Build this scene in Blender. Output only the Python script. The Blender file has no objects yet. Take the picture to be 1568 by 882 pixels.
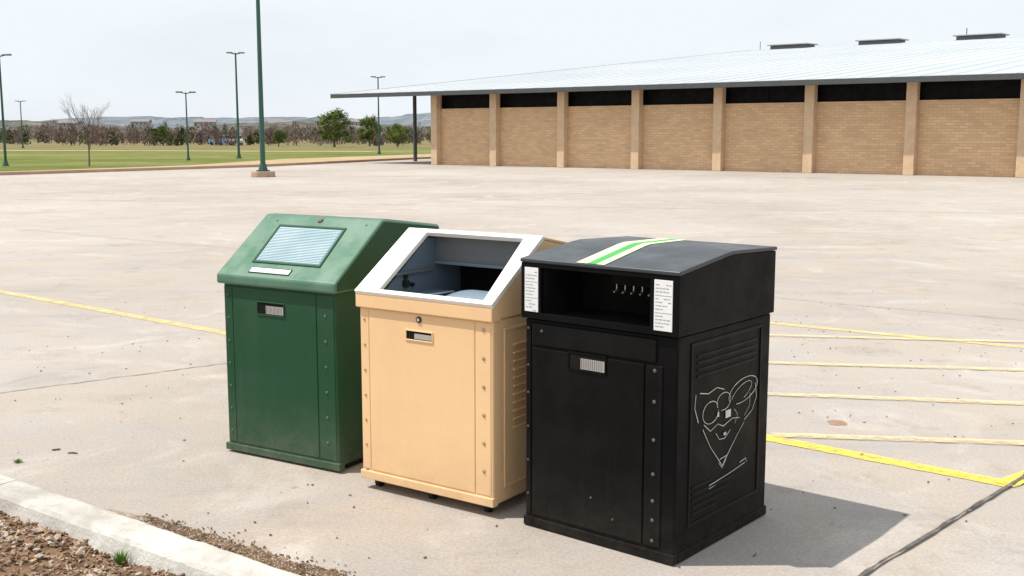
import bpy, math, random
from mathutils import Vector, Matrix, noise
random.seed(7)
R=math.radians
scene=bpy.context.scene
COL=scene.collection

# ------------------------------------------------------------ materials
def newmat(name):
    m=bpy.data.materials.new(name); m.use_nodes=True
    nt=m.node_tree; b=nt.nodes['Principled BSDF']
    return m,nt,b
def N(nt,t,**k):
    n=nt.nodes.new(t)
    for a,v in k.items(): setattr(n,a,v)
    return n
def ramp(nt,src,stops):
    r=N(nt,'ShaderNodeValToRGB')
    el=r.color_ramp.elements
    while len(el)<len(stops): el.new(0.5)
    for e,(p,c) in zip(el,stops):
        e.position=p; e.color=(c[0],c[1],c[2],1) if hasattr(c,'__len__') else (c,c,c,1)
    nt.links.new(src,r.inputs[0]); return r.outputs[0]
def noi(nt,scale,detail=6,rough=.6,coord='Object',dist=0,stretch=None):
    tc=N(nt,'ShaderNodeTexCoord'); n=N(nt,'ShaderNodeTexNoise')
    n.inputs['Scale'].default_value=scale; n.inputs['Detail'].default_value=detail
    n.inputs['Roughness'].default_value=rough; n.inputs['Distortion'].default_value=dist
    src=tc.outputs[coord]
    if stretch:
        mp=N(nt,'ShaderNodeMapping'); mp.inputs['Scale'].default_value=stretch
        nt.links.new(src,mp.inputs[0]); src=mp.outputs[0]
    nt.links.new(src,n.inputs['Vector']); return n.outputs['Fac']
def mix(nt,f,a,b,mode='MIX'):
    m=N(nt,'ShaderNodeMix',data_type='RGBA',blend_type=mode)
    for i,v in ((0,f),(6,a),(7,b)):
        if hasattr(v,'is_output'): nt.links.new(v,m.inputs[i])
        elif i==0: m.inputs[0].default_value=v
        else: m.inputs[i].default_value=(v[0],v[1],v[2],1)
    return m.outputs[2]
def mul(nt,a,k):
    m=N(nt,'ShaderNodeMath',operation='MULTIPLY'); nt.links.new(a,m.inputs[0])
    if hasattr(k,'is_output'): nt.links.new(k,m.inputs[1])
    else: m.inputs[1].default_value=k
    return m.outputs[0]
def bump(nt,b,src,strength,dist=.01):
    bp=N(nt,'ShaderNodeBump'); bp.inputs['Strength'].default_value=strength
    bp.inputs['Distance'].default_value=dist
    nt.links.new(src,bp.inputs['Height']); nt.links.new(bp.outputs[0],b.inputs['Normal'])
def paint(name,col,rough=.45,dirt=.35,dirtcol=(.3,.26,.2),metal=0,scale=3,spec=.5,bmp=.08,dust=0,dustcol=(.30,.26,.21)):
    m,nt,b=newmat(name)
    d=ramp(nt,noi(nt,scale,8,.65),[(.45,0),(.8,1)])
    sc=ramp(nt,noi(nt,scale*14,4,.7,stretch=(1,1,.35)),[(.62,0),(.75,1)])
    c=mix(nt,mul(nt,d,dirt),col,[.55*x+.45*y for x,y in zip(col,dirtcol)])
    c=mix(nt,mul(nt,sc,dirt*.6),c,[.75*x+.25*y for x,y in zip(col,dirtcol)])
    st=ramp(nt,noi(nt,scale*9,5,.6,stretch=(1,1,.05)),[(.60,0),(.78,1)])
    c=mix(nt,mul(nt,st,dirt*.5),c,[.6*x+.4*y for x,y in zip(col,dirtcol)])
    if dust:
        tc=N(nt,'ShaderNodeTexCoord'); sx=N(nt,'ShaderNodeSeparateXYZ'); nt.links.new(tc.outputs['Object'],sx.inputs[0])
        mr=N(nt,'ShaderNodeMapRange'); mr.inputs[1].default_value=.40; mr.inputs[2].default_value=.02
        nt.links.new(sx.outputs[2],mr.inputs[0])
        pw=N(nt,'ShaderNodeMath',operation='POWER'); nt.links.new(mr.outputs[0],pw.inputs[0]); pw.inputs[1].default_value=2
        g=mul(nt,pw.outputs[0],ramp(nt,noi(nt,11,8,.75,dist=.5),[(.32,.1),(.68,1)]))
        c=mix(nt,mul(nt,g,dust),c,dustcol)
        ch=ramp(nt,noi(nt,26,6,.8,dist=1.2),[(.675,0),(.69,1)])
        c=mix(nt,mul(nt,ch,.6),c,[.5*x+.5*y for x,y in zip(col,dustcol)])
    nt.links.new(c,b.inputs['Base Color'])
    rr=ramp(nt,noi(nt,scale*2,6),[(.3,max(.05,rough-.1)),(.75,min(1,rough+.2))])
    nt.links.new(rr,b.inputs['Roughness']); b.inputs['Metallic'].default_value=metal
    b.inputs['Specular IOR Level'].default_value=spec
    bump(nt,b,noi(nt,6,3),bmp,.01)
    return m
def two(name,c1,c2,scale,rough=.9,b_=.3,lo=.35,hi=.65,detail=8,bd=.01,bs=None):
    m,nt,b=newmat(name)
    f=ramp(nt,noi(nt,scale,detail,.65),[(lo,0),(hi,1)])
    nt.links.new(mix(nt,f,c1,c2),b.inputs['Base Color'])
    b.inputs['Roughness'].default_value=rough; b.inputs['Specular IOR Level'].default_value=.25
    if b_: bump(nt,b,noi(nt,bs or scale*3,6),b_,bd)
    return m

# ------------------------------------------------------------ mesh builder
class MB:
    def __init__(s): s.v=[]; s.f=[]
    def add(s,vs,fs,M=None):
        o=len(s.v)
        for p in vs:
            p=Vector(p); s.v.append(M@p if M else p)
        for f in fs: s.f.append([o+i for i in f])
        return s
    def box(s,x0,x1,y0,y1,z0,z1,M=None):
        return s.add([(x0,y0,z0),(x1,y0,z0),(x1,y1,z0),(x0,y1,z0),(x0,y0,z1),(x1,y0,z1),(x1,y1,z1),(x0,y1,z1)],
          [(0,3,2,1),(4,5,6,7),(0,1,5,4),(1,2,6,5),(2,3,7,6),(3,0,4,7)],M)
    def prism(s,prof,x0,x1,M=None):
        n=len(prof)
        vs=[(x0,y,z) for y,z in prof]+[(x1,y,z) for y,z in prof]
        fs=[tuple(range(n-1,-1,-1)),tuple(range(n,2*n))]
        for i in range(n):
            j=(i+1)%n; fs.append((i,j,n+j,n+i))
        return s.add(vs,fs,M)
    def cyl(s,p,q,r0,r1=None,n=12,M=None):
        if r1 is None: r1=r0
        p=Vector(p);q=Vector(q);d=(q-p).normalized()
        u=d.orthogonal().normalized(); w=d.cross(u)
        vs=[];
        for c,r in ((p,r0),(q,r1)):
            for i in range(n):
                a=2*math.pi*i/n; vs.append(c+u*math.cos(a)*r+w*math.sin(a)*r)
        fs=[(i,(i+1)%n,n+(i+1)%n,n+i) for i in range(n)]
        fs+= [tuple(range(n-1,-1,-1)),tuple(range(n,2*n))]
        return s.add(vs,fs,M)
    def ring(s,o,i,t0,t1,M):
        vs=[(x,y,t1) for x,y in o]+[(x,y,t1) for x,y in i]+[(x,y,t0) for x,y in o]+[(x,y,t0) for x,y in i]
        fs=[]
        for k in range(4):
            j=(k+1)%4
            fs+=[(k,j,4+j,4+k),(8+j,8+k,12+k,12+j),(8+k,8+j,j,k),(4+k,4+j,12+j,12+k)]
        return s.add(vs,fs,M)
    def obj(s,name,mat,parent=None,bevel=0,smooth=False,seg=2):
        me=bpy.data.meshes.new(name); me.from_pydata([tuple(p) for p in s.v],[],s.f); me.update()
        me.materials.append(mat)
        o=bpy.data.objects.new(name,me); COL.objects.link(o)
        if parent: o.parent=parent
        if smooth:
            for p in me.polygons: p.use_smooth=True
        if bevel:
            b=o.modifiers.new('bevel','BEVEL'); b.width=bevel; b.segments=seg; b.limit_method='ANGLE'; b.angle_limit=R(30)
        return o
def empty(name,loc=(0,0,0),rz=0):
    e=bpy.data.objects.new(name,None); e.empty_display_size=.3; e.location=loc; e.rotation_euler=(0,0,R(rz)); COL.objects.link(e); return e
def frame(o,x,y):
    x=Vector(x).normalized(); y=Vector(y).normalized(); z=x.cross(y)
    M=Matrix((x,y,z)).transposed().to_4x4(); M.translation=Vector(o); return M

# ------------------------------------------------------------ materials set
def concrete():
    m,nt,b=newmat('concrete_lot')
    big=ramp(nt,noi(nt,.14,7,.6),[(.34,0),(.66,1)])
    c=mix(nt,big,(.345,.305,.275),(.465,.430,.40))
    mid=ramp(nt,noi(nt,.9,8,.7,dist=.9),[(.42,0),(.66,1)])
    c=mix(nt,mul(nt,mid,.65),c,(.45,.375,.295))
    st=ramp(nt,noi(nt,1.7,9,.78,dist=.5),[(.53,0),(.68,1)])
    c=mix(nt,mul(nt,st,.5),c,(.26,.22,.185))
    pale=ramp(nt,noi(nt,.75,8,.7,dist=1.5),[(.53,0),(.70,1)])
    c=mix(nt,mul(nt,pale,.6),c,(.55,.515,.475))
    fine=ramp(nt,noi(nt,60,6,.75),[(.3,(.76,.76,.76)),(.7,(1.13,1.13,1.13))])
    c=mix(nt,1.0,c,fine,'MULTIPLY')
    sp=ramp(nt,noi(nt,30,3,.6),[(.69,0),(.73,1)])
    c=mix(nt,mul(nt,sp,.8),c,(.2,.17,.15))
    sp2=ramp(nt,noi(nt,8,4,.6),[(.67,0),(.72,1)])
    c=mix(nt,mul(nt,sp2,.45),c,(.22,.17,.13))
    # oil drips, sparse
    oil=ramp(nt,noi(nt,2.7,3,.5,dist=.3),[(.72,0),(.79,1)])
    c=mix(nt,mul(nt,oil,.55),c,(.15,.135,.12))
    s1=ramp(nt,noi(nt,.6,7,.65,stretch=(.22,2.2,1)),[(.52,0),(.72,1)])
    c=mix(nt,mul(nt,s1,.36),c,(.27,.25,.24))
    nt.links.new(c,b.inputs['Base Color']); b.inputs['Roughness'].default_value=.85
    b.inputs['Specular IOR Level'].default_value=.2
    bump(nt,b,noi(nt,80,7,.75),.8,.005)
    return m
M_conc=concrete()
M_kerb=two('kerb_concrete',(.60,.58,.54),(.37,.345,.31),3.5,.9,.8,bd=.008,bs=60)
M_soil=two('soil',(.11,.06,.035),(.26,.16,.10),9,1,.8,bd=.02,bs=40)
M_chip=two('mulch_chips',(.11,.06,.035),(.46,.34,.23),11,.9,.2,.40,.62)
M_crumb=two('soil_crumbs',(.09,.055,.03),(.28,.185,.11),14,.95,.2)
M_stone=two('pale_stones',(.50,.44,.38),(.30,.24,.19),15,.9,.3)
M_blade=two('grass_blades',(.08,.17,.02),(.16,.24,.05),20,.7,0)
M_joint=two('joint_dark',(.05,.045,.04),(.20,.18,.16),12,.95,.2)
M_crack=two('crack_grey',(.16,.145,.13),(.34,.31,.28),9,.95,.2)
def worn(name,col,wear,soft=.25,scale=9,rough=.7,col2=None):
    m,nt,b=newmat(name)
    f=ramp(nt,noi(nt,scale,9,.8),[(max(0,wear-soft/2),0),(wear+soft/2,1)])
    b.inputs['Roughness'].default_value=rough
    v=ramp(nt,noi(nt,3,6),[(.3,col2 or [x*.85 for x in col]),(.7,col)]); nt.links.new(v,b.inputs['Base Color'])
    t=N(nt,'ShaderNodeBsdfTransparent'); mx=N(nt,'ShaderNodeMixShader')
    nt.links.new(f,mx.inputs[0]); nt.links.new(t.outputs[0],mx.inputs[1]); nt.links.new(b.outputs[0],mx.inputs[2])
    nt.links.new(mx.outputs[0],nt.nodes['Material Output'].inputs[0]); return m
M_yel=worn('yellow_road_paint',(.85,.63,.09),.43,.2,14)
M_yel2=worn('faded_yellow_paint',(.76,.62,.33),.50,.35)
M_yel3=worn('worn_yellow_paint',(.80,.61,.24),.46,.3)

# ------------------------------------------------------------ ground
def poly(name,pts,z,mat,parent=None):
    return MB().add([(x,y,z) for x,y in pts],[tuple(range(len(pts)))]).obj(name,mat,parent)
def terr():
    m,nt,b=newmat('terrain_grass')
    tc=N(nt,'ShaderNodeTexCoord'); sx=N(nt,'ShaderNodeSeparateXYZ'); nt.links.new(tc.outputs['Object'],sx.inputs[0])
    g=ramp(nt,noi(nt,.06,10,.8,stretch=(.5,1,1)),[(.36,(.135,.175,.04)),(.50,(.20,.23,.065)),(.60,(.31,.28,.13))])
    g2=ramp(nt,noi(nt,1.2,9,.85,stretch=(.4,1,1)),[(.3,(.62,.62,.62)),(.7,(1.2,1.2,1.2))])
    g=mix(nt,1.0,g,g2,'MULTIPLY')
    dry=ramp(nt,noi(nt,.05,8,.7),[(.35,(.26,.20,.125)),(.65,(.16,.165,.065))])
    mr=N(nt,'ShaderNodeMapRange'); mr.inputs[1].default_value=95; mr.inputs[2].default_value=165
    nt.links.new(sx.outputs[1],mr.inputs[0])
    nt.links.new(mix(nt,mr.outputs[0],g,dry),b.inputs['Base Color']); b.inputs['Roughness'].default_value=1
    b.inputs['Specular IOR Level'].default_value=.05
    bump(nt,b,noi(nt,2,8,.8),.8,.3); return m
poly('ground',[(-3000,-200),(3000,-200),(3000,4500),(-3000,4500)],-.05,terr())
LOT=[(-60,-14),(90,-30),(120,-30),(120,140),(20,132),(-6.4,76),(-13.1,58),(-21.3,46)]
poly('parking_lot',LOT,0,M_conc)
def ribbon(name,pts,w,z,mat,jit=0,seg=0,edge=0):
    P=[Vector((x,y,0)) for x,y in pts]
    if seg:
        Q=[]
        for a,b in zip(P[:-1],P[1:]):
            n=max(1,int((b-a).length/seg))
            for i in range(n): Q.append(a.lerp(b,i/n))
        Q.append(P[-1]); P=Q
    mb=MB(); vs=[];
    for i,p in enumerate(P):
        d=(P[min(i+1,len(P)-1)]-P[max(i-1,0)]).normalized(); n=Vector((-d.y,d.x,0))
        off=n*random.uniform(-jit,jit); ww=w*random.uniform(.6,1.3) if jit else w
        e1=random.uniform(-edge,edge); e2=random.uniform(-edge,edge)
        vs+=[p+off-n*(ww/2+e1)+Vector((0,0,z)),p+off+n*(ww/2+e2)+Vector((0,0,z))]
    mb.add(vs,[(2*i,2*i+2,2*i+3,2*i+1) for i in range(len(P)-1)])
    return mb.obj(name,mat)
ribbon('yellow_marking',[(-14,19),(-5.57,11.95),(-2.49,9.43),(1.2,6.29)],.105,.004,M_yel3,0,.06,.004)
ribbon('yellow_marking',[(1.2,6.29),(1.47,6.06),(2.43,5.25)],.115,.004,M_yel,0,.05,.004)
ribbon('yellow_marking',[(2.40,5.23),(4.6,7.05)],.105,.008,M_yel,0,.05,.004)
ribbon('yellow_marking',[(-2,12.7),(2.418,9.86),(4.105,8.77),(8,6.3)],.10,.004,M_yel3,0,.06,.004)
for a,b in (((1.48,6.14),(4.6,5.74)),((1.55,7.16),(5.2,6.55)),((.9,8.29),(5.6,7.62)),((-.2,9.65),(4.3,8.97))):
    ribbon('yellow_marking',[a,b],.09,.0085,M_yel2,0,.06,.004)
ribbon('pavement_joint',[(.4,3.1),(1.435,4.19),(2.50,5.30),(3.9,6.9)],.018,.0122,M_joint,.004,.07)
ribbon('pavement_crack',[(-5.6,5.5),(-3.39,7.19),(-2.16,8.13),(-1.0,9.0)],.012,.004,M_crack,.012,.05)
ribbon('pavement_joint',[(-9,20),(0,13.5),(10,6.2)],.012,.0125,M_crack,.01,.1)
ribbon('pavement_joint',[(-26,32),(20,22)],.03,.004,M_crack,.02,.3)
ribbon('pavement_joint',[(-2,30),(14,38)],.03,.0045,M_crack,.02,.3)

M_brown=two('brown_kerb',(.42,.27,.18),(.50,.36,.26),.8,.9,.2)
def wallstrip(name,pts,w,z0,z1,mat):
    P=[Vector((x,y,0)) for x,y in pts]; vs=[]
    for i,p in enumerate(P):
        d=(P[min(i+1,len(P)-1)]-P[max(i-1,0)]).normalized(); n=Vector((-d.y,d.x,0))
        for o,z in ((0,z0),(0,z1),(w,z1),(w,z0)): vs.append(p+n*o+Vector((0,0,z)))
    fs=[]
    for i in range(len(P)-1):
        for k in range(4):
            j=(k+1)%4; fs.append((4*i+k,4*i+j,4*i+4+j,4*i+4+k))
    return MB().add(vs,fs).obj(name,mat)
wallstrip('lot_kerb',[(-60,-14),(-21.3,46),(-13.1,58),(-6.4,76),(20,132)],.35,-.04,.13,M_brown)
M_dirt=two('dirt_path',(.46,.32,.20),(.32,.26,.14),.3,1,.2)
poly('dirt_path',[(-61.5,-13),(-22.8,47),(-14.8,59.3),(-10,76),(12,132),(8,132),(-16,78),(-18,62),(-25.5,48.5),(-64,-12)],-.03,M_dirt)
poly('dirt_path',[(-70,118),(-30,112),(-14,108),(-13,112),(-30,117),(-70,124)],-.028,M_dirt)

KA=-36.4; KO=(-2.466,5.175,0); KH=.09
kb=empty('kerb',KO,KA)
prof=[(-.21,-.02),(-.0,-.02),(.0,KH-.024),(-.010,KH-.008),(-.032,KH),(-.135,KH),(-.160,KH-.007),(-.176,KH-.022)]
mk=MB()
x=-7
def kp(X):
    return [(y+.006*noise.noise(Vector((X*9,y*30,z*30)))+.004*noise.noise(Vector((X*31,y*30,z*20))),z+(.004*noise.noise(Vector((X*12,y*40,5))) if z>0 else 0)) for y,z in prof]
while x<7:
    n=80; vs=[]; fs=[]; q=len(prof)
    for k in range(n+1):
        X=x+2.393*k/n
        vs+=[(X,y,z) for y,z in kp(X)]
    for k in range(n):
        for i in range(q):
            j=(i+1)%q; fs.append((k*q+i,k*q+j,(k+1)*q+j,(k+1)*q+i))
    fs+=[tuple(range(q-1,-1,-1)),tuple(range(n*q,n*q+q))]
    mk.add(vs,fs); x+=2.4
mk.obj('kerb_stones',M_kerb,kb,0)
bed=empty('planting_bed',KO,KA)
mb=MB(); nx,ny=150,46
vs=[];fs=[]
def soilz(x,y):
    return max(.003,.014+.03*noise.noise(Vector((x*3,y*3,1)))+.022*noise.noise(Vector((x*13,y*13,2)))+.012*noise.noise(Vector((x*40,y*40,2))))
for i in range(nx+1):
    for j in range(ny+1):
        X=-4+8*i/nx; Y=-.17-2.2*j/ny
        vs.append((X,Y,soilz(X,Y)))
for i in range(nx):
    for j in range(ny):
        a=i*(ny+1)+j; fs.append((a,a+1,a+ny+2,a+ny+1))
mb.add(vs,fs).obj('soil',M_soil,bed,smooth=True)
def rotm(): return Matrix.Rotation(random.uniform(0,6.28),4,'Z')@Matrix.Rotation(random.gauss(0,.5),4,'X')@Matrix.Rotation(random.gauss(0,.4),4,'Y')
chips=MB(); stones=MB()
def lump(mb,p,r):
    M=Matrix.Translation(p)@rotm()
    vs=[]
    for v in [(1,0,0),(0,1,0),(-1,0,0),(0,-1,0),(0,0,.7),(0,0,-.7),(.7,.7,.3),(-.7,.6,.25),(-.6,-.7,.3),(.7,-.6,.25)]:
        vs.append(Vector(v)*r*random.uniform(.75,1.2))
    mb.add(vs,[(0,6,4),(6,1,4),(1,7,4),(7,2,4),(2,8,4),(8,3,4),(3,9,4),(9,0,4),(0,6,5),(6,1,5),(1,7,5),(7,2,5),(2,8,5),(8,3,5),(3,9,5),(9,0,5)],M)
for i in range(3600):
    X=random.uniform(-.8,2.6); Y=-.185-abs(random.gauss(0,.45))
    l=random.uniform(.003,.019); w=random.uniform(.002,.007)
    chips.box(-l,l,-w,w,-.002,.003,Matrix.Translation((X,Y,soilz(X,Y)+.006))@rotm())
for i in range(620):
    X=random.uniform(-.8,2.6); Y=-.2-abs(random.gauss(0,.4))
    lump(stones,(X,Y,soilz(X,Y)+.006),random.choice([.006,.008,.01,.014,.022]))
chips.obj('mulch_chips',M_chip,bed); stones.obj('stones',M_stone,bed)
deb=empty('kerb_debris',KO,KA)
M_dust=worn('dirt_dust',(.27,.19,.12),.50,.16,15,.95,(.36,.28,.20))
def band(X): return max(.03,.185+.035*noise.noise(Vector((X*2.2,0,4)))+.03*noise.noise(Vector((X*9,0,4))))
vs=[];K=80
for k in range(K+1):
    X=.5+2.9*k/K; wv=(band(X)+.02)*min(1,(X-.3)*1.5)
    vs+=[(X,.004,.004),(X,.004+wv,.004)]
MB().add(vs,[(2*k,2*k+2,2*k+3,2*k+1) for k in range(K)]).obj('dust',M_dust,deb)
d1=MB(); d2=MB()
for i in range(7500):
    X=random.triangular(.85,3.2,1.8)
    Y=band(X)*.9+random.gauss(0,.018)*(1 if random.random()<.85 else 2.6)
    if random.random()<.3: Y=random.uniform(.01,band(X))
    if Y<.008: continue
    l=random.uniform(.0015,.006)
    (d1 if random.random()<.8 else d2).box(-l,l,-l*.6,l*.6,-.001,.003,Matrix.Translation((X,Y,.005))@rotm())
for i in range(300):
    X=random.triangular(.9,3.1,1.8); lump(d1,(X,max(.015,band(X)*.85+random.gauss(0,.025)),.002),random.uniform(.003,.008))
d1.obj('dirt_crumbs',M_crumb,deb); d2.obj('grit',M_stone,deb)
lit=MB()
for i in range(460):
    X=random.uniform(-4,4.5); Y=random.uniform(3.6,12)
    l=random.uniform(.002,.008)
    lit.box(-l,l,-l*.4,l*.4,-.001,.003,Matrix.Translation((X,Y,.004))@Matrix.Rotation(random.uniform(0,6),4,'Z'))
for (X,Y) in ((-2.48,5.85),(-2.36,5.78)):
    for k in range(2): lit.box(-.018,.018,-.004,.004,0,.005,Matrix.Translation((X+random.gauss(0,.015),Y+random.gauss(0,.008),.003))@Matrix.Rotation(random.uniform(-.5,.5),4,'Z'))
lit.obj('leaf_litter',M_crumb)
M_rust=worn('rust_stain',(.42,.23,.13),.45,.3,18,.9)
def blob(name,c,rx,ry,z,mat):
    return poly(name,[(c[0]+rx*math.cos(a*.3142)*random.uniform(.8,1.1),c[1]+ry*math.sin(a*.3142)*random.uniform(.8,1.1)) for a in range(20)],z,mat)
blob('rust_stain',(1.93,6.42),.06,.07,.0035,M_rust)
def tuft(loc,n,h):
    mb=MB()
    for i in range(n):
        a=random.uniform(0,6.28); r=random.uniform(0,.02); lean=random.uniform(.1,.7)*h; w=.0022
        b=Vector((math.cos(a)*r,math.sin(a)*r,0)); t=b+Vector((math.cos(a)*lean,math.sin(a)*lean,h*random.uniform(.6,1)))
        s=Vector((-math.sin(a),math.cos(a),0))*w; m_=b.lerp(t,.5)+Vector((0,0,.15*h))
        mb.add([b-s,b+s,m_+s*.8,m_-s*.8,t],[(0,1,2,3),(3,2,4)],Matrix.Translation(loc))
    mb.obj('grass_tuft',M_blade)
tuft((-1.545,4.20,.01),90,.06); tuft((-2.58,5.62,0),50,.022)

# ------------------------------------------------------------ bins: materials
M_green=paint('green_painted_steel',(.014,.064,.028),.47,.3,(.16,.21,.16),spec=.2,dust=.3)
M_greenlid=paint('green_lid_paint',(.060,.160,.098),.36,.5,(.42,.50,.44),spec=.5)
M_tan=paint('tan_painted_steel',(.82,.545,.295),.5,.45,(.44,.28,.16),spec=.3,dust=.5,dustcol=(.34,.25,.16))
M_cream=paint('cream_painted_frame',(.84,.80,.74),.45,.45,(.45,.38,.30))
M_black=paint('black_painted_steel',(.0035,.0035,.004),.42,.35,(.028,.025,.023),spec=.08,dust=.3,dustcol=(.08,.068,.056))
M_black2=paint('black_panel',(.0045,.0045,.0045),.38,.45,(.036,.033,.03),spec=.11,dust=.3,dustcol=(.08,.068,.056))
M_slate=paint('slate_grey_lid',(.030,.036,.043),.36,.5,(.12,.12,.12),spec=.45)
M_steel=paint('bare_steel',(.62,.62,.62),.35,.4,(.2,.18,.15),metal=.8)
M_boltk=paint('dull_bolt',(.16,.16,.16),.4,.4,(.05,.05,.05),metal=.6)
M_boltg=paint('green_bolt',(.10,.18,.13),.35,.2,metal=.3)
M_boltt=paint('tan_bolt',(.42,.31,.19),.4,.3,metal=.3)
M_liner=paint('blue_grey_liner',(.13,.175,.22),.4,.5,(.06,.06,.06))
M_flap=paint('blue_grey_flap',(.19,.25,.31),.35,.5,(.10,.10,.10))
M_liner2=paint('grey_liner',(.12,.13,.14),.45,.6,(.30,.29,.27))
M_dark=paint('void_shade_black',(.008,.008,.008),.9,.1,spec=.1)  # near-black colour standing in for shade inside hollows and slots
M_rub=paint('rubber',(.015,.015,.015),.7,.3,spec=.2)
M_white=paint('white_label',(.76,.77,.77),.5,.4,(.35,.35,.35),scale=9)
M_ink=paint('label_print',(.33,.34,.36),.6,.1)
M_panel=paint('pale_blue_panel',(.22,.34,.38),.15,.3,(.3,.35,.35))
M_slat=paint('pale_slats',(.34,.46,.50),.3,.5,(.55,.6,.6))
M_sgreen=paint('green_stripe',(.05,.38,.07),.5,.5,(.04,.06,.04),scale=8)
M_scream=paint('cream_stripe',(.68,.68,.44),.5,.5,(.15,.15,.12),scale=8)
M_line=paint('white_line_art',(.62,.62,.60),.6,.6,(.02,.02,.02),scale=12)
M_red=paint('red_lock',(.35,.05,.04),.4,.2)
YZ=lambda o:frame(o,(1,0,0),(0,0,1))

def front_handle(par,x0,x1,z0,z1,rimmat,yf,g=True):
    F=YZ((0,yf,0))
    MB().ring([(x0-.007,z0-.007),(x1+.007,z0-.007),(x1+.007,z1+.007),(x0-.007,z1+.007)],[(x0,z0),(x1,z0),(x1,z1),(x0,z1)],-.002,.005,F).obj('handle_rim',rimmat,par,.002)
    MB().box(x0,x1,yf-.0012,yf+.01,z0,z1).obj('handle_slot_shade',M_dark,par)  # slightly raised dark box, painted as the shade of a recess
    MB().box(x0+(x1-x0)*.32,x1-.003,yf-.003,yf-.0014,z0+.004,z1-(z1-z0)*.25).obj('handle_plate',M_steel,par)
    if g:
        mb=MB(); n=12; a=x0+(x1-x0)*.34; st=(x1-.006-a)/n
        for i in range(n): mb.box(a+i*st,a+i*st+st*.22,yf-.0040,yf-.0031,z0+.007,z1-(z1-z0)*.28)
        mb.obj('handle_grille',M_boltk,par)
def bolts(par,pts,yf,mat,r=.007):
    mb=MB()
    for (x,z) in pts:
        mb.cyl((x,yf+.002,z),(x,yf-.002,z),r*1.3,n=12); mb.cyl((x,yf-.002,z),(x,yf-.005,z),r,r*.7,n=10)
    mb.obj('bolts',mat,par)

# ---------------- green bin
G=empty('green_recycling_bin',(-1.536,5.84,0),-31.5); w=.785; d=.86
MB().box(.004,w-.004,.0,d,.03,.93).obj('body',M_green,G,.014,seg=3)
MB().box(.03,w-.03,.03,d-.03,0,.035).obj('plinth',M_rub,G)
MB().prism([(-.012,.012),(.03,.012),(.03,.05),(-.012,.05)],-.006,w+.006).obj('base_flange',M_green,G,.004)
MB().box(.075,w-.135,-.004,.01,.06,.905).obj('door_panel',M_green,G,.003)
MB().box(w-.129,w-.02,-.003,.01,.06,.905).obj('hinge_strip',M_green,G,.003)
MB().box(.012,.069,-.003,.01,.06,.905).obj('edge_strip',M_green,G,.003)
lp=[(-.03,.918),(d+.01,.918),(d+.01,1.200),(.385,1.262),(.36,1.262),(-.03,.968)]
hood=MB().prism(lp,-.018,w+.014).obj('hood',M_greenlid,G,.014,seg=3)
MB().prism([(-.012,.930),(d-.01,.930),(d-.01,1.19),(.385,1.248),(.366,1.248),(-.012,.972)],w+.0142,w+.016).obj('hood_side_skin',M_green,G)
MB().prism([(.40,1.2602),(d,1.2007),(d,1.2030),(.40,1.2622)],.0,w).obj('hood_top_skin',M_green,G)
bolts(G,[(.04,.86-.123*i) for i in range(7)],-.003,M_boltg,.005)
bolts(G,[(w-.075,.80-.13*i) for i in range(6)],-.003,M_boltg,.006)
front_handle(G,.255,.435,.775,.835,M_green,-.004)
S=frame((0,-.03,.968),(1,0,0),(0,.39,.294))
o=[(.165,.105),(.635,.105),(.615,.405),(.145,.405)]; i_=[(.18,.12),(.62,.12),(.60,.39),(.16,.39)]
MB().ring(o,i_,-.002,.006,S).obj('window_frame',M_green,G,.003)
MB().add([(x,y,.002) for x,y in i_],[(0,1,2,3)],S).obj('solar_window',M_panel,G)
mb=MB()
for k in range(22):
    y=.126+k*.0118; sh=-.02*(y-.12)/.25
    mb.box(.187+sh,.612+sh,y,y+.0070,.0025,.0045,S)
mb.obj('window_slats',M_slat,G)
MB().ring([(.195,.030),(.475,.030),(.475,.073),(.195,.073)],[(.20,.035),(.47,.035),(.47,.068),(.20,.068)],-.001,.003,S).obj('label_frame',M_rub,G)
MB().box(.20,.47,.035,.068,-.001,.005,S).obj('label_plate',M_white,G,.002)
MB().cyl((.40,.455,0),(.40,.455,.008),.017,n=16,M=S).obj('lock_ring',M_boltg,G,.002)
MB().cyl((.40,.455,.008),(.40,.455,.011),.010,n=12,M=S).obj('lock',M_red,G)
mb=MB()
mb.cyl((.1,.44,0),(.1,.44,.004),.006,n=8,M=S);mb.cyl((.72,.44,0),(.72,.44,.004),.006,n=8,M=S);mb.obj('hood_screws',M_boltg,G)

# ---------------- tan bin
T=empty('tan_recycling_bin',(-.725,5.215,0),-35); w=.785; d=.74
zb=.055
MB().box(0,w,0,d,zb,.895).obj('body',M_tan,T,.010,seg=3)
MB().box(.065,w-.10,-.004,.01,.10,.885).obj('door_panel',M_tan,T,.003)
MB().box(w-.094,w-.012,-.003,.01,.10,.885).obj('right_strip',M_tan,T,.003)
MB().box(.008,.059,-.003,.01,.10,.885).obj('left_strip',M_tan,T,.003)
MB().prism([(-.010,zb-.004),(.03,zb-.004),(.03,.092),(-.010,.092)],-.004,w+.004).obj('base_rail',M_tan,T,.004)
MB().prism([(-.020,.888),(.05,.888),(.05,.90),(.02,.953),(-.020,.953)],-.008,w+.008).obj('front_lip',M_tan,T,.006)
bolts(T,[(.033,.83-.122*i) for i in range(7)],-.003,M_boltt,.005)
bolts(T,[(w-.05,.85-.128*i) for i in range(7)],-.003,M_boltt,.007)
front_handle(T,.295,.445,.765,.803,M_tan,-.004,False)
MB().cyl((.37,-.003,.86),(.37,-.009,.86),.015,n=16).obj('lock_ring',M_rub,T)
MB().cyl((.37,-.009,.86),(.37,-.012,.86),.008,n=12).obj('lock',M_steel,T)
hp=[(-.018,.957),(.05,.897),(d,.897),(d,1.150),(.382,1.218)]
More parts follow.
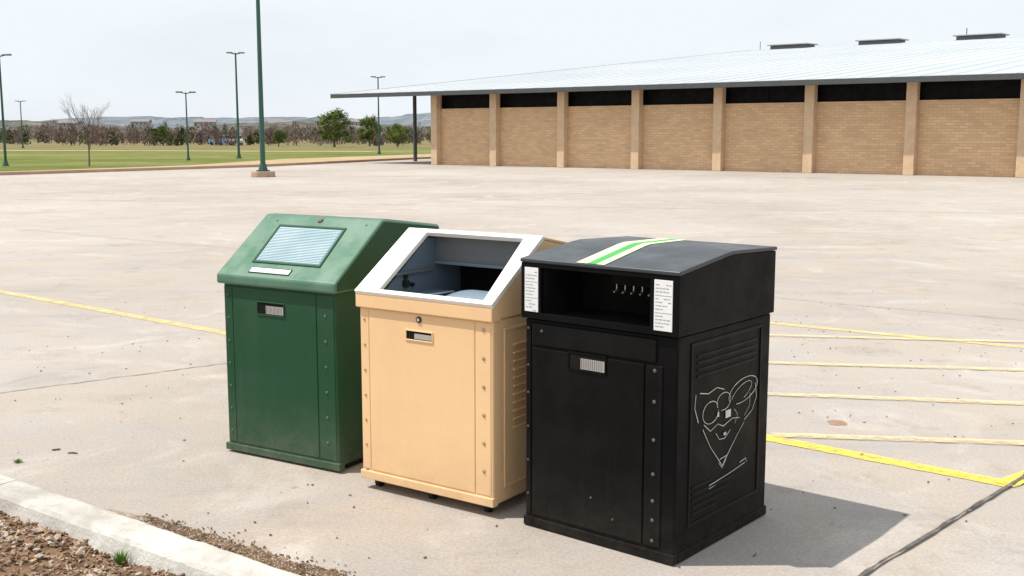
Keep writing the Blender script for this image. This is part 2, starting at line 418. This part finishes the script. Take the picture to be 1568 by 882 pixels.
MB().prism(hp,-.006,.018).prism(hp,w-.018,w+.006).obj('hood_sides',M_tan,T,.003)
MB().prism([(.376,1.2195),(.382,1.2195),(d,1.1515),(d,1.163),(.385,1.232),(.376,1.232)],-.008,w+.008).obj('hood_roof',M_tan,T,.003)
MB().box(.018,w-.018,d-.02,d-.001,.9,1.150).obj('hood_back',M_tan,T)
S=frame((0,-.02,.958),(1,0,0),(0,.40,.267)); L=math.hypot(.40,.267)
MB().ring([(-.010,0),(w+.010,0),(w+.010,L+.006),(-.010,L+.006)],[(.13,.026),(w-.050,.026),(w-.085,L-.022),(.125,L-.022)],-.012,.012,S).obj('opening_frame',M_cream,T,.004)
lin=[(.06,.896),(.66,.896),(.66,1.155),(.38,1.195),(.03,.945)]
MB().prism(lin,.10,.112).obj('liner_left',M_liner,T)
MB().prism(lin,w-.06,w-.048).obj('liner_right',M_liner,T)
MB().box(.112,w-.06,.44,.452,1.075,1.20).obj('liner_back_upper',M_liner2,T)
MB().box(.112,w-.06,.425,.455,1.06,1.076).obj('liner_ledge',M_liner,T,.003)
MB().box(.112,w-.06,.64,.652,.896,1.15).obj('liner_back_lower_shade',M_dark,T)  # dark backing, the recess shade put into its colour
MB().box(.112,w-.06,.03,.64,.896,.902).obj('liner_floor_shade',M_dark,T)  # dark sheet over the solid body, painted as a shaded hollow
MB().box(.113,.25,.09,.42,.925,.935).obj('liner_shelf',M_liner,T,.004)
MB().box(.113,.130,.12,.40,1.03,1.042).obj('liner_rail',M_liner2,T,.002)
vs=[];fs=[];nu,nv=18,14
for i in range(nu+1):
    u=i/nu; X=.30+(w-.065-.30)*u; e=math.sin(min(1,u*2.2)*math.pi/2)
    for j in range(nv+1):
        a=math.pi*j/nv; vs.append((X,.215-.165*math.cos(a)*(.55+.45*e),.902+.078*math.sin(a)*e))
for i in range(nu):
    for j in range(nv):
        a=i*(nv+1)+j; fs.append((a,a+nv+1,a+nv+2,a+1))
MB().add(vs,fs).obj('rotating_flap',M_flap,T,smooth=True)
MB().cyl((.112,.20,.985),(.13,.20,.985),.020,n=16).cyl((.112,.20,1.02),(.128,.20,1.02),.011,n=12).cyl((.112,.25,.975),(.126,.25,.975),.010,n=12).obj('pivot_bosses',M_rub,T)
px=w
F=frame((px,0,0),(0,1,0),(0,0,1))
MB().ring([(.08,.12),(.66,.12),(.66,.85),(.08,.85)],[(.092,.132),(.648,.132),(.648,.838),(.092,.838)],-.001,.005,F).obj('side_panel_frame',M_tan,T,.002)
mb=MB()
for k in range(11):
    z=.77-k*.038
    mb.prism([(0,0),(.014,0),(0,.014)],.15,.60,frame((px-.002,0,z),(0,1,0),(1,0,0)))
mb.obj('side_louvres',M_tan,T)
mb=MB()
for k in range(11):
    z=.77-k*.038; mb.box(px-.001,px+.0015,.15,.60,z-.010,z-.001)
mb.obj('louvre_slot_shade',M_dark,T)  # flat dark strips painted as the shade in the slots
mb=MB()
for (cx,cy) in ((.06,.06),(w-.07,.06),(.06,d-.07),(w-.07,d-.07),(w*.5,.06)):
    mb.cyl((cx-.012,cy,.026),(cx+.012,cy,.026),.026,n=16); mb.box(cx-.02,cx+.02,cy-.018,cy+.018,.045,zb+.002)
mb.obj('casters',M_rub,T)

# ---------------- black bin
B=empty('black_recycling_bin',(.047,4.684,0),-39.5); w=.765; d=.800
MB().box(.004,w-.006,.012,d-.006,.03,.922).obj('body',M_black,B,.010,seg=3)
MB().box(.03,w-.03,.04,d-.04,0,.035).obj('plinth',M_rub,B)
MB().prism([(.004,.004),(.04,.004),(.04,.045),(.004,.045)],-.000,w-.002).obj('front_base_rail',M_black,B,.004)
MB().box(w-.022,w-.001,.042,d,.004,.045).obj('side_base_rail',M_black,B,.003)
MB().box(.045,w-.155,.006,.02,.06,.80).obj('door_panel',M_black2,B,.004)
MB().box(.045,w-.10,.003,.02,.812,.905).obj('upper_strip',M_black2,B,.006)
MB().box(w-.147,w-.07,.007,.02,.06,.80).obj('hinge_strip',M_black2,B,.004)
MB().box(.012,.038,.007,.02,.06,.90).obj('edge_strip',M_black2,B,.003)
bolts(B,[(.025,.88),(.025,.72),(.025,.60),(.025,.45),(.025,.3),(.025,.15)],.007,M_boltk,.004)
bolts(B,[(w-.105,z) for z in (.78,.655,.5,.36,.25,.17,.085)],.007,M_boltk,.006)
bolts(B,[(.10,.875)],.003,M_boltk,.005); bolts(B,[(.36,.20),(.47,.13)],.006,M_boltk,.004)
front_handle(B,.245,.425,.735,.80,M_black,.006)
ZR,ZB=1.218,1.205
hp=[(0,.925),(d,.925),(d,ZB-.008),(.42,ZR-.006),(.36,ZR-.009),(0,1.165)]
MB().prism(hp,-.006,.018).prism(hp,w-.016,w+.006).obj('hood_sides',M_black,B,.004)
rp=[(-.010,1.163),(.36,ZR-.011),(.42,ZR-.006),(d+.004,ZB-.006),(d+.004,ZB+.010),(.42,ZR+.010),(.36,ZR+.006),(-.010,1.180)]
MB().prism(rp,-.010,w+.010).obj('hood_roof',M_slate,B,.005,seg=3)
MB().box(.018,w-.016,d-.02,d-.002,.93,ZB-.01).obj('hood_back',M_black,B)
F=YZ((0,0,0))
MB().ring([(-.006,.925),(w+.006,.925),(w+.006,1.1625),(-.006,1.1625)],[(.10,.952),(w-.125,.952),(w-.125,1.145),(.10,1.145)],-.014,.006,F).obj('front_frame',M_black,B,.003)
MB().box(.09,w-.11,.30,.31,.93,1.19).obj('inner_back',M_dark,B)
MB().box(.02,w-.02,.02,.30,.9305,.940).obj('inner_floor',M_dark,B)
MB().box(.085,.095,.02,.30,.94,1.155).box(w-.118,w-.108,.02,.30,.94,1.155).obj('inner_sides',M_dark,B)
MB().box(.016,.088,-.009,-.0055,.955,1.143).box(w-.105,w-.022,-.009,-.0055,.944,1.143).obj('instruction_labels',M_white,B,.001)
mb=MB()
for x0,x1 in ((.022,.082),(w-.098,w-.028)):
    for k in range(13):
        z=.960+k*.0136
        if k in (4,9):
            mb.box(x0-.003,x1+.003,-.0100,-.0091,z,z+.0012); continue
        xx=x0
        while xx<x1-.008:
            l=random.uniform(.006,.02)
            if random.random()<.7: mb.box(xx,min(x1,xx+l),-.0100,-.0091,z,z+.0028)
            xx+=l+.004
mb.obj('label_text',M_ink,B)
mb=MB()
for k in range(6):
    x=.385+k*.042
    mb.cyl((x,.14,1.085),(x,.14,1.062),.003,n=8); mb.cyl((x,.14,1.062),(x,.12,1.055),.0045,n=8)
mb.obj('hooks',M_steel,B)
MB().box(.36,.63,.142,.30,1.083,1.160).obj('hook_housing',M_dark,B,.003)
def stripe(name,a0,a1,mat):
    mb=MB(); n=[( -.0095,1.1805),(.36,ZR+.0065),(.42,ZR+.0105),(d,ZB+.0105)]
    vs=[];e=.0015
    for y,z in n:
        t=(y+.01)/.40; sh=-.05*t
        vs+=[(a0+sh,y,z+e),(a1+sh,y,z+e)]
    mb.add(vs,[(2*i,2*i+1,2*i+3,2*i+2) for i in range(3)]); mb.obj(name,mat,B)
stripe('stripe_cream',.285,.340,M_scream); stripe('stripe_green',.3405,.385,M_sgreen); stripe('stripe_pale',.3855,.425,M_scream)
px=w-.006
F=frame((px,0,0),(0,1,0),(0,0,1))
MB().ring([(.11,.13),(.71,.13),(.71,.885),(.11,.885)],[(.124,.144),(.696,.144),(.696,.871),(.124,.871)],-.002,.005,F).obj('side_panel_frame',M_black2,B,.003)
mb=MB()
for k in range(4):
    z=.82-k*.028; mb.box(px-.002,px+.004,.16,.66,z,z+.012)
for k in range(5):
    z=.17+k*.028; mb.box(px-.002,px+.004,.14,(.34+.06*k) if k<4 else .3,z,z+.012)
mb.obj('side_ribs',M_black2,B,.004)
art=MB()
def P2(t,fr): return Vector((px+.0035,t*.765,.92*(1-fr)))
def line(pts,wd=.0032,close=False):
    P=[P2(*p) for p in pts]
    vs=[]
    for i,p in enumerate(P):
        dd=(P[min(i+1,len(P)-1)]-P[max(i-1,0)]).normalized(); n=Vector((0,-dd.z,dd.y))*wd/2*random.uniform(.6,1.3)
        vs+=[p-n,p+n]
    art.add(vs,[(2*i,2*i+2,2*i+3,2*i+1) for i in range(len(P)-1)])
def arc(cx,cy,rx,ry,a0,a1,n=24,rot=0):
    out=[]
    for k in range(n+1):
        a=R(a0+(a1-a0)*k/n); x=rx*math.cos(a); y=ry*math.sin(a)
        out.append((cx+x*math.cos(rot)-y*math.sin(rot),cy+x*math.sin(rot)+y*math.cos(rot)))
    return out
line(arc(.72,.325,.165,.055,-200,120,28,-.10)); line(arc(.70,.335,.12,.035,-160,80,18,-.25),.0022)
line([(.86,.31),(.88,.38),(.83,.44),(.74,.47)]); line([(.80,.35),(.80,.41),(.74,.45)],.0022)
line([(.20,.27),(.19,.33),(.23,.40)],.004); line([(.24,.27),(.33,.285),(.42,.27),(.50,.29)],.0028)
line(arc(.36,.375,.085,.050,0,330)); line(arc(.50,.345,.075,.040,150,470),.003)
line([(.29,.42),(.36,.46),(.44,.44),(.50,.46),(.60,.44),(.68,.45)],.003)
line([(.28,.44),(.36,.53),(.47,.62),(.50,.645)],.0035); line([(.50,.645),(.56,.60),(.66,.53),(.74,.48)],.0035)
line([(.47,.61),(.55,.605)],.005); line([(.46,.625),(.50,.655),(.54,.62)],.003)
line([(.42,.48),(.46,.515),(.52,.52),(.58,.49)],.003); line([(.62,.40),(.66,.43),(.63,.47)],.0025)
line([(.36,.71),(.45,.705),(.60,.695),(.76,.68)]); line([(.70,.668),(.77,.66),(.78,.68)],.003); line([(.36,.725),(.5,.718)],.002)
p=P2(.55,.41); art.box(px+.002,px+.0045,p.y-.020,p.y+.022,p.z-.016,p.z+.016)
p=P2(.52,.50); art.box(px+.002,px+.0045,p.y-.009,p.y+.010,p.z-.005,p.z+.007)
p=P2(.44,.40); art.box(px+.002,px+.0045,p.y-.005,p.y+.006,p.z-.007,p.z+.012)
art.obj('line_art',M_line,B)

# ------------------------------------------------------------ street lamps
M_lamp=paint('dark_green_pole',(.02,.085,.065),.4,.3,(.1,.15,.12))
M_head=paint('lamp_head',(.08,.12,.11),.4,.2)
M_foot=two('concrete_footing',(.34,.22,.15),(.46,.34,.25),4,.9,.3)
def lamp(x,y,H,r,foot=False,heads=1,az=0,z=0):
    e=empty('street_lamp',(x,y,z),az)
    b=.22 if foot else .0
    mb=MB().cyl((0,0,b),(0,0,H),r,r*.62,n=16)
    mb.cyl((0,0,b),(0,0,b+.30),r*1.9,r*1.2,n=16).cyl((0,0,b),(0,0,b+.05),r*2.6,r*2.6,n=16)
    mb.obj('pole',M_lamp,e)
    if foot: MB().cyl((0,0,0),(0,0,b-.001),.48,.46,n=28).obj('footing',M_foot,e,.02)
    for k in range(heads):
        sgn=1 if k==0 else -1
        MB().cyl((0,0,H-.08),(sgn*.35,0,H),r*.45,n=8).obj('arm',M_lamp,e)
        MB().prism([(-.16,0),(.16,0),(.12,.09),(-.12,.09)],min(sgn*.2,sgn*.62),max(sgn*.2,sgn*.62),Matrix.Translation((0,0,H-.03))).obj('luminaire',M_head,e,.02)
    return e
lamp(-9.95,44.6,9.6,.105,True,2,10)
lamp(-27.2,60,5.85,.075,False,1,0)
lamp(-21.0,72.5,4.35,.06,False,2,20)
lamp(-19.3,79,7.3,.09,False,2,10)
lamp(-11.4,96,6.5,.08,False,2,10)
lamp(-59,135,5.6,.08,False,2,0)

# ------------------------------------------------------------ brick building
BL=empty('brick_hall',(-4.29,62.66,0),-37.5)
def brick():
    m,nt,b=newmat('tan_brick')
    tc=N(nt,'ShaderNodeTexCoord'); sx=N(nt,'ShaderNodeSeparateXYZ'); nt.links.new(tc.outputs['Object'],sx.inputs[0])
    ad=N(nt,'ShaderNodeMath',operation='ADD'); nt.links.new(sx.outputs[0],ad.inputs[0]); nt.links.new(sx.outputs[1],ad.inputs[1])
    cb=N(nt,'ShaderNodeCombineXYZ'); nt.links.new(ad.outputs[0],cb.inputs[0]); nt.links.new(sx.outputs[2],cb.inputs[1])
    br=N(nt,'ShaderNodeTexBrick'); nt.links.new(cb.outputs[0],br.inputs['Vector'])
    br.inputs['Color1'].default_value=(.72,.485,.285,1); br.inputs['Color2'].default_value=(.59,.385,.22,1)
    br.inputs['Mortar'].default_value=(.50,.36,.24,1); br.inputs['Scale'].default_value=1
    br.inputs['Brick Width'].default_value=.36; br.inputs['Row Height'].default_value=.12; br.inputs['Mortar Size'].default_value=.012
    st=ramp(nt,noi(nt,.7,8,.7,stretch=(1,1,1.5)),[(.3,(.90,.90,.90)),(.7,(1.06,1.06,1.06))])
    nt.links.new(mix(nt,1.0,br.outputs[0],st,'MULTIPLY'),b.inputs['Base Color']); b.inputs['Roughness'].default_value=.9
    bump(nt,b,br.outputs['Fac'],-.3,.01); return m
M_brick=brick()
M_pil=two('pilaster_brick',(.66,.48,.32),(.56,.40,.26),3,.9,.2)
M_glass=paint('clerestory_shadow_tone',(.004,.004,.005),.4,.1,spec=.08)  # window band colour blackened to carry the shadow under the eave
M_roof,nt,b_=newmat('metal_roof')
c=mix(nt,ramp(nt,noi(nt,.12,6,.6),[(.35,0),(.7,1)]),(.455,.485,.51),(.40,.43,.46)); nt.links.new(c,b_.inputs['Base Color']); b_.inputs['Roughness'].default_value=.7; b_.inputs['Specular IOR Level'].default_value=.2
M_fas=paint('dark_fascia',(.06,.065,.07),.5,.2)
M_sof=paint('soffit',(.08,.07,.065),.8,.2)
M_vent=paint('vent_grey',(.10,.10,.105),.5,.3); M_ventt=paint('vent_top',(.32,.33,.34),.4,.2)
Lb=70.4; nb=16
MB().box(0,Lb,0,.3,0,3.08).box(0,.3,.3,52,0,3.9).obj('walls',M_brick,BL)
MB().box(.3,Lb,.24,.28,3.081,4.1).obj('clerestory_windows',M_glass,BL)
mb=MB(); mm=MB()
for k in range(nb+1):
    x=k*4.4; mb.box(x-.22+.22*(k==0),x+.22+.22*(k==0),-.38,-.002,0,4.0)
    if k<nb: mm.box(x+2.19,x+2.21,.22,.239,3.10,4.0)
mb.obj('pilasters',M_pil,BL,.02); mm.obj('window_mullions',M_glass,BL)
x0,x1=-6.9,Lb+3
ez,rz,ey,ry=3.86,9.6,-1.3,54
MB().prism([(ey,ez),(ry,rz),(108,ez),(108,ez+.14),(ry,rz+.14),(ey,ez+.14)],x0,x1).obj('roof',M_roof,BL)
MB().box(x0-.03,x1,ey-.06,ey-.002,ez-.10,ez+.13).obj('eave_fascia',M_fas,BL,.01)
s=(rz-ez)/(ry-ey)
MB().prism([(ey,ez-.10),(ry,rz-.10),(ry,rz+.15),(ey,ez+.15)],x0-.09,x0-.003).obj('verge_fascia',M_vent,BL)
MB().prism([(ey,ez-.06),(1.5,ez-.06+s*2.8),(1.5,ez-.003+s*2.8),(ey,ez-.003)],x0,x1).obj('soffit',M_sof,BL)
mb=MB(); xx=x0+.3
while xx<x1:
    mb.prism([(ey,ez+.141),(ry,rz+.141),(ry,rz+.150),(ey,ez+.150)],xx,xx+.04); xx+=1.2
mb.obj('roof_seams',M_roof,BL)
mb=MB()
for x,y in ((-6.1,5),(-6.1,14),(-6.1,24),(-3.0,24)): mb.cyl((x,y,0),(x,y,ez+s*(y-ey)),.12,n=12)
mb.obj('canopy_posts',M_fas,BL)
mv=MB(); mt=MB()
for x in (-2.6,5.9,14.4,23,31.5,40):
    M=Matrix.Translation((x,54,rz-.08))
    mv.prism([(-1.3,-.05),(1.3,-.05),(1.2,.48),(-1.2,.42)],-1.7,1.7,M)
    mt.prism([(-1.45,.43),(1.45,.49),(1.45,.60),(-1.45,.54)],-1.95,1.95,M)
mv.obj('roof_vents',M_vent,BL,.03); mt.obj('roof_vent_caps',M_ventt,BL,.03)
MB().cyl((-5.9,54,9.7),(-5.9,54,10.5),.03).cyl((13.2,54,10.0),(13.2,54,10.7),.04).cyl((-4.6,54,9.7),(-4.6,54,10.0),.06).obj('roof_antennas',M_vent,BL)

# ------------------------------------------------------------ hills
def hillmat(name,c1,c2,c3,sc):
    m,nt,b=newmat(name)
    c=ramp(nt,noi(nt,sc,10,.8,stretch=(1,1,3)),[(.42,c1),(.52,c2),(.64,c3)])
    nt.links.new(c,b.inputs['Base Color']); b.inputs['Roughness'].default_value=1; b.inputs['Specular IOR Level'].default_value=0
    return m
def hills(name,Y0,depth,h,mat,seed,x0,x1,n=320):
    vs=[];fs=[];m=7
    for i in range(n+1):
        X=x0+(x1-x0)*i/n
        top=h*(.75+.40*noise.noise(Vector((X/(Y0*.16),seed,0)))+.12*noise.noise(Vector((X/(Y0*.03),seed,3)))+.09*noise.noise(Vector((X/(Y0*.006),seed,5))))
        for j in range(m+1):
            t=j/m; vs.append((X,Y0+depth*t,-.5+top*math.sin(t*math.pi/2)*(1+.05*noise.noise(Vector((X/9,j,seed))))))
    for i in range(n):
        for j in range(m):
            a=i*(m+1)+j; fs.append((a,a+m+1,a+m+2,a+1))
    return MB().add(vs,fs).obj(name,mat)
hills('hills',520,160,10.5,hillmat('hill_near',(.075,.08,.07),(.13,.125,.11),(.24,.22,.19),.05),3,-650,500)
hills('hills',1100,400,31,hillmat('hill_far_haze_tint',(.12,.155,.18),(.18,.20,.225),(.26,.275,.29),.03),8,-1300,900)  # bluish distance haze is mixed into the hill colour

# ------------------------------------------------------------ vegetation
M_leaf=two('green_foliage',(.04,.08,.012),(.18,.22,.04),1.0,.8,0,.4,.6)
M_twig=two('bare_twigs',(.075,.055,.05),(.23,.165,.14),.25,.95,0)
M_bush=two('olive_scrub',(.04,.055,.025),(.12,.13,.05),.25,.95,0)
M_bark=two('bark',(.13,.10,.085),(.22,.18,.15),6,.95,.3)
def leafquad(mb,p,s):
    a=Vector((random.gauss(0,1),random.gauss(0,1),random.gauss(0,1))).normalized(); u=a.orthogonal().normalized()*s; v=a.cross(u)*random.uniform(.5,.9)
    mb.add([p-u,p-v,p+u,p+v],[(0,1,2,3)])
def tree(name,x,y,H,W,seed,z=0):
    random.seed(seed); e=empty(name,(x,y,z))
    tr=MB(); base=H*.16
    tr.cyl((0,0,-.1),(0,0,base*1.6),.035*H,.024*H,n=8)
    lf=MB()
    for k in range(52):
        a=random.uniform(0,6.28); t=random.random(); zz=base+ (H-base)*(.10+.80*t); rr=W/2*math.sin(math.pi*(.24+.62*t))*random.uniform(.2,.95)
        c=Vector((math.cos(a)*rr,math.sin(a)*rr,zz))
        tr.cyl((0,0,base*random.uniform(.7,1.3)),c,.010*H,.003*H,n=5)
        cr=H*random.uniform(.08,.13)
        for q in range(110):
            dv=Vector((random.gauss(0,1),random.gauss(0,1),random.gauss(0,.8)))*cr*.5
            leafquad(lf,c+dv,H*.020*random.uniform(.6,1.3))
    tr.obj('trunk',M_bark,e); lf.obj('crown',M_leaf,e); return e
tree('leafy_tree',-23.8,150,5.1,4.8,11); tree('leafy_tree',-20.6,162,4.4,3.4,12); tree('leafy_tree',-32.3,155,2.4,2.4,13)
tree('leafy_tree',-15.3,150,3.0,4.6,14); tree('leafy_tree',-53,170,3.0,3.6,15); tree('leafy_tree',-17.5,170,3.4,4.2,16)
def bare(x,y,H,seed):
    random.seed(seed); mb=MB()
    def br(p,dr,l,r,dep):
        q=p+dr*l; mb.cyl(p,q,r,r*.65,n=6 if dep<2 else 4)
        if dep>=6: return
        for k in range(3 if dep>0 else 6):
            ax=Vector((random.gauss(0,1),random.gauss(0,1),random.gauss(0,.3))).normalized()
            nd=(dr+ax*random.uniform(.25,.60)+Vector((0,0,.15))).normalized()
            st=p.lerp(q,random.uniform(.5,1)) if k else q
            br(st,nd,l*random.uniform(.55,.76),r*.52,dep+1)
    br(Vector((0,0,-.1)),Vector((.02,0,1)).normalized(),H*.34,.055,0)
    o=mb.obj('bare_tree',M_bark); o.location=(x,y,0)
bare(-22.9,60.5,4.1,5)
random.seed(21)
belt=MB(); belt2=MB()
for k in range(450):
    Y=random.uniform(160,360); X=random.uniform(-.50,-.03)*Y
    dens=noise.noise(Vector((X/Y*14,Y/90,2)))
    if dens<-.30: continue
    H=(1.3+Y/1700*random.uniform(2,20)*(1+.8*dens))*random.uniform(.7,1.0); Wd=H*random.uniform(.7,1.5)
    green=random.random()<.25
    mb=belt2 if green else belt
    if not green:
        for q in range(3):
            xx=X+random.gauss(0,Wd*.2); mb.add([(xx-.06,Y,0),(xx+.06,Y,0),(xx+random.gauss(0,.3),Y,H)],[(0,1,2)])
    for q in range(100 if green else 75):
        a=random.uniform(0,6.28); r=Wd/2*math.sqrt(random.random()); z=H*random.uniform(.05,1)
        rr=r*math.sin(math.pi*min(1,.35+.6*z/H)); p=Vector((X+math.cos(a)*rr,Y+math.sin(a)*rr,z))
        if green: leafquad(mb,p,.24)
        else:
            t=p+Vector((random.gauss(0,.35),random.gauss(0,.35),random.uniform(.3,.9))); mb.add([p-Vector((.05,0,0)),p+Vector((.05,0,0)),t],[(0,1,2)])
            if q%2: leafquad(mb,p,.12)
belt.obj('distant_bare_trees',M_twig); belt2.obj('distant_bushes',M_bush)

# ------------------------------------------------------------ far parked cars
def car(x,y,rz,col):
    e=empty('parked_car',(x,y,0),rz)
    mc=paint('car_paint',col,.25,.1)
    MB().prism([(-2.1,.3),(2.1,.3),(2.15,.65),(2.0,.85),(1.1,.95),(-1.9,.98),(-2.15,.7)],-.85,.85).obj('body',mc,e,.06)
    MB().prism([(-1.7,.97),(1.05,.95),(.35,1.42),(-1.2,1.45)],-.72,.72).obj('cabin_glass',M_glass,e,.05)
    MB().prism([(-1.2,1.44),(.35,1.41),(.3,1.48),(-1.15,1.5)],-.70,.70).obj('roof',mc,e,.02)
    mb=MB()
    for yy in (-1.3,1.3):
        for xx in (-.86,.66): mb.cyl((xx,yy,.32),(xx+.2,yy,.32),.32,n=18)
    mb.obj('wheels',M_rub,e)
car(-45.0,173,50,(.14,.38,.66)); car(-42.4,172,20,(.5,.52,.54))
M_hw=two('house_wall',(.46,.46,.46),(.36,.36,.36),.5,.9,0); M_hr=two('house_roof',(.26,.21,.20),(.22,.20,.20),.5,.9,0)
M_hwin=two('house_window',(.10,.11,.13),(.16,.17,.19),1,.5,0)
for x,y,wd,zz in ((-150,400,8,0),(-118,420,7,0),(-190,410,8,0),(-70,420,7,0),(-236,600,11,5),(-175,640,12,6),(-132,640,13,5.5),(-90,640,11,6),(-205,620,10,6)):
    e=empty('distant_house',(x,y,zz),random.uniform(-30,30))
    MB().box(-wd/2,wd/2,-3,3,-2.3,2.4).obj('walls',M_hw,e)
    MB().prism([(-3.6,2.4),(3.6,2.4),(0,4.0)],-wd/2-.4,wd/2+.4).obj('roof',M_hr,e)
    mb=MB()
    for q in range(4): mb.box(-wd/2+1+q*wd/4.5,-wd/2+1.8+q*wd/4.5,-3.04,-3.01,.8,1.8)
    mb.obj('windows',M_hwin,e)

# ------------------------------------------------------------ light
SE,SX,SY=62,-1.0,-.02
az=math.atan2(SX,SY)
sd=Vector((math.sin(az)*math.cos(R(SE)),math.cos(az)*math.cos(R(SE)),math.sin(R(SE))))
sl=bpy.data.lights.new('sun','SUN'); sl.energy=4.9; sl.angle=R(.5); sl.color=(1,.945,.865)
so=bpy.data.objects.new('sun',sl); COL.objects.link(so); so.rotation_euler=sd.to_track_quat('Z','Y').to_euler(); so.location=(-20,0,30)
W=bpy.data.worlds.new('World'); scene.world=W; W.use_nodes=True; nt=W.node_tree
bg=nt.nodes['Background']; bg.inputs[1].default_value=.10
sk=N(nt,'ShaderNodeTexSky',sky_type='NISHITA'); sk.sun_disc=False; sk.sun_elevation=R(SE); sk.sun_rotation=az%(2*math.pi)
sk.air_density=1.0; sk.dust_density=1.5
f=ramp(nt,noi(nt,1.5,7,.55,'Generated',.3,(1,1,3.0)),[(.34,.74),(.58,1)])
mx=mix(nt,f,sk.outputs[0],(8.9,9.45,9.95)); nt.links.new(mx,bg.inputs[0])

# ------------------------------------------------------------ camera
cd=bpy.data.cameras.new('camera'); cd.sensor_width=36; cd.lens=39.03; cd.clip_end=8000; cd.clip_start=.05
co=bpy.data.objects.new('camera',cd); COL.objects.link(co); co.location=(0,0,1.7); co.rotation_euler=(R(90-7.9),0,0)
scene.camera=co
scene.view_settings.view_transform='Standard'; scene.view_settings.look='None'; scene.view_settings.exposure=0
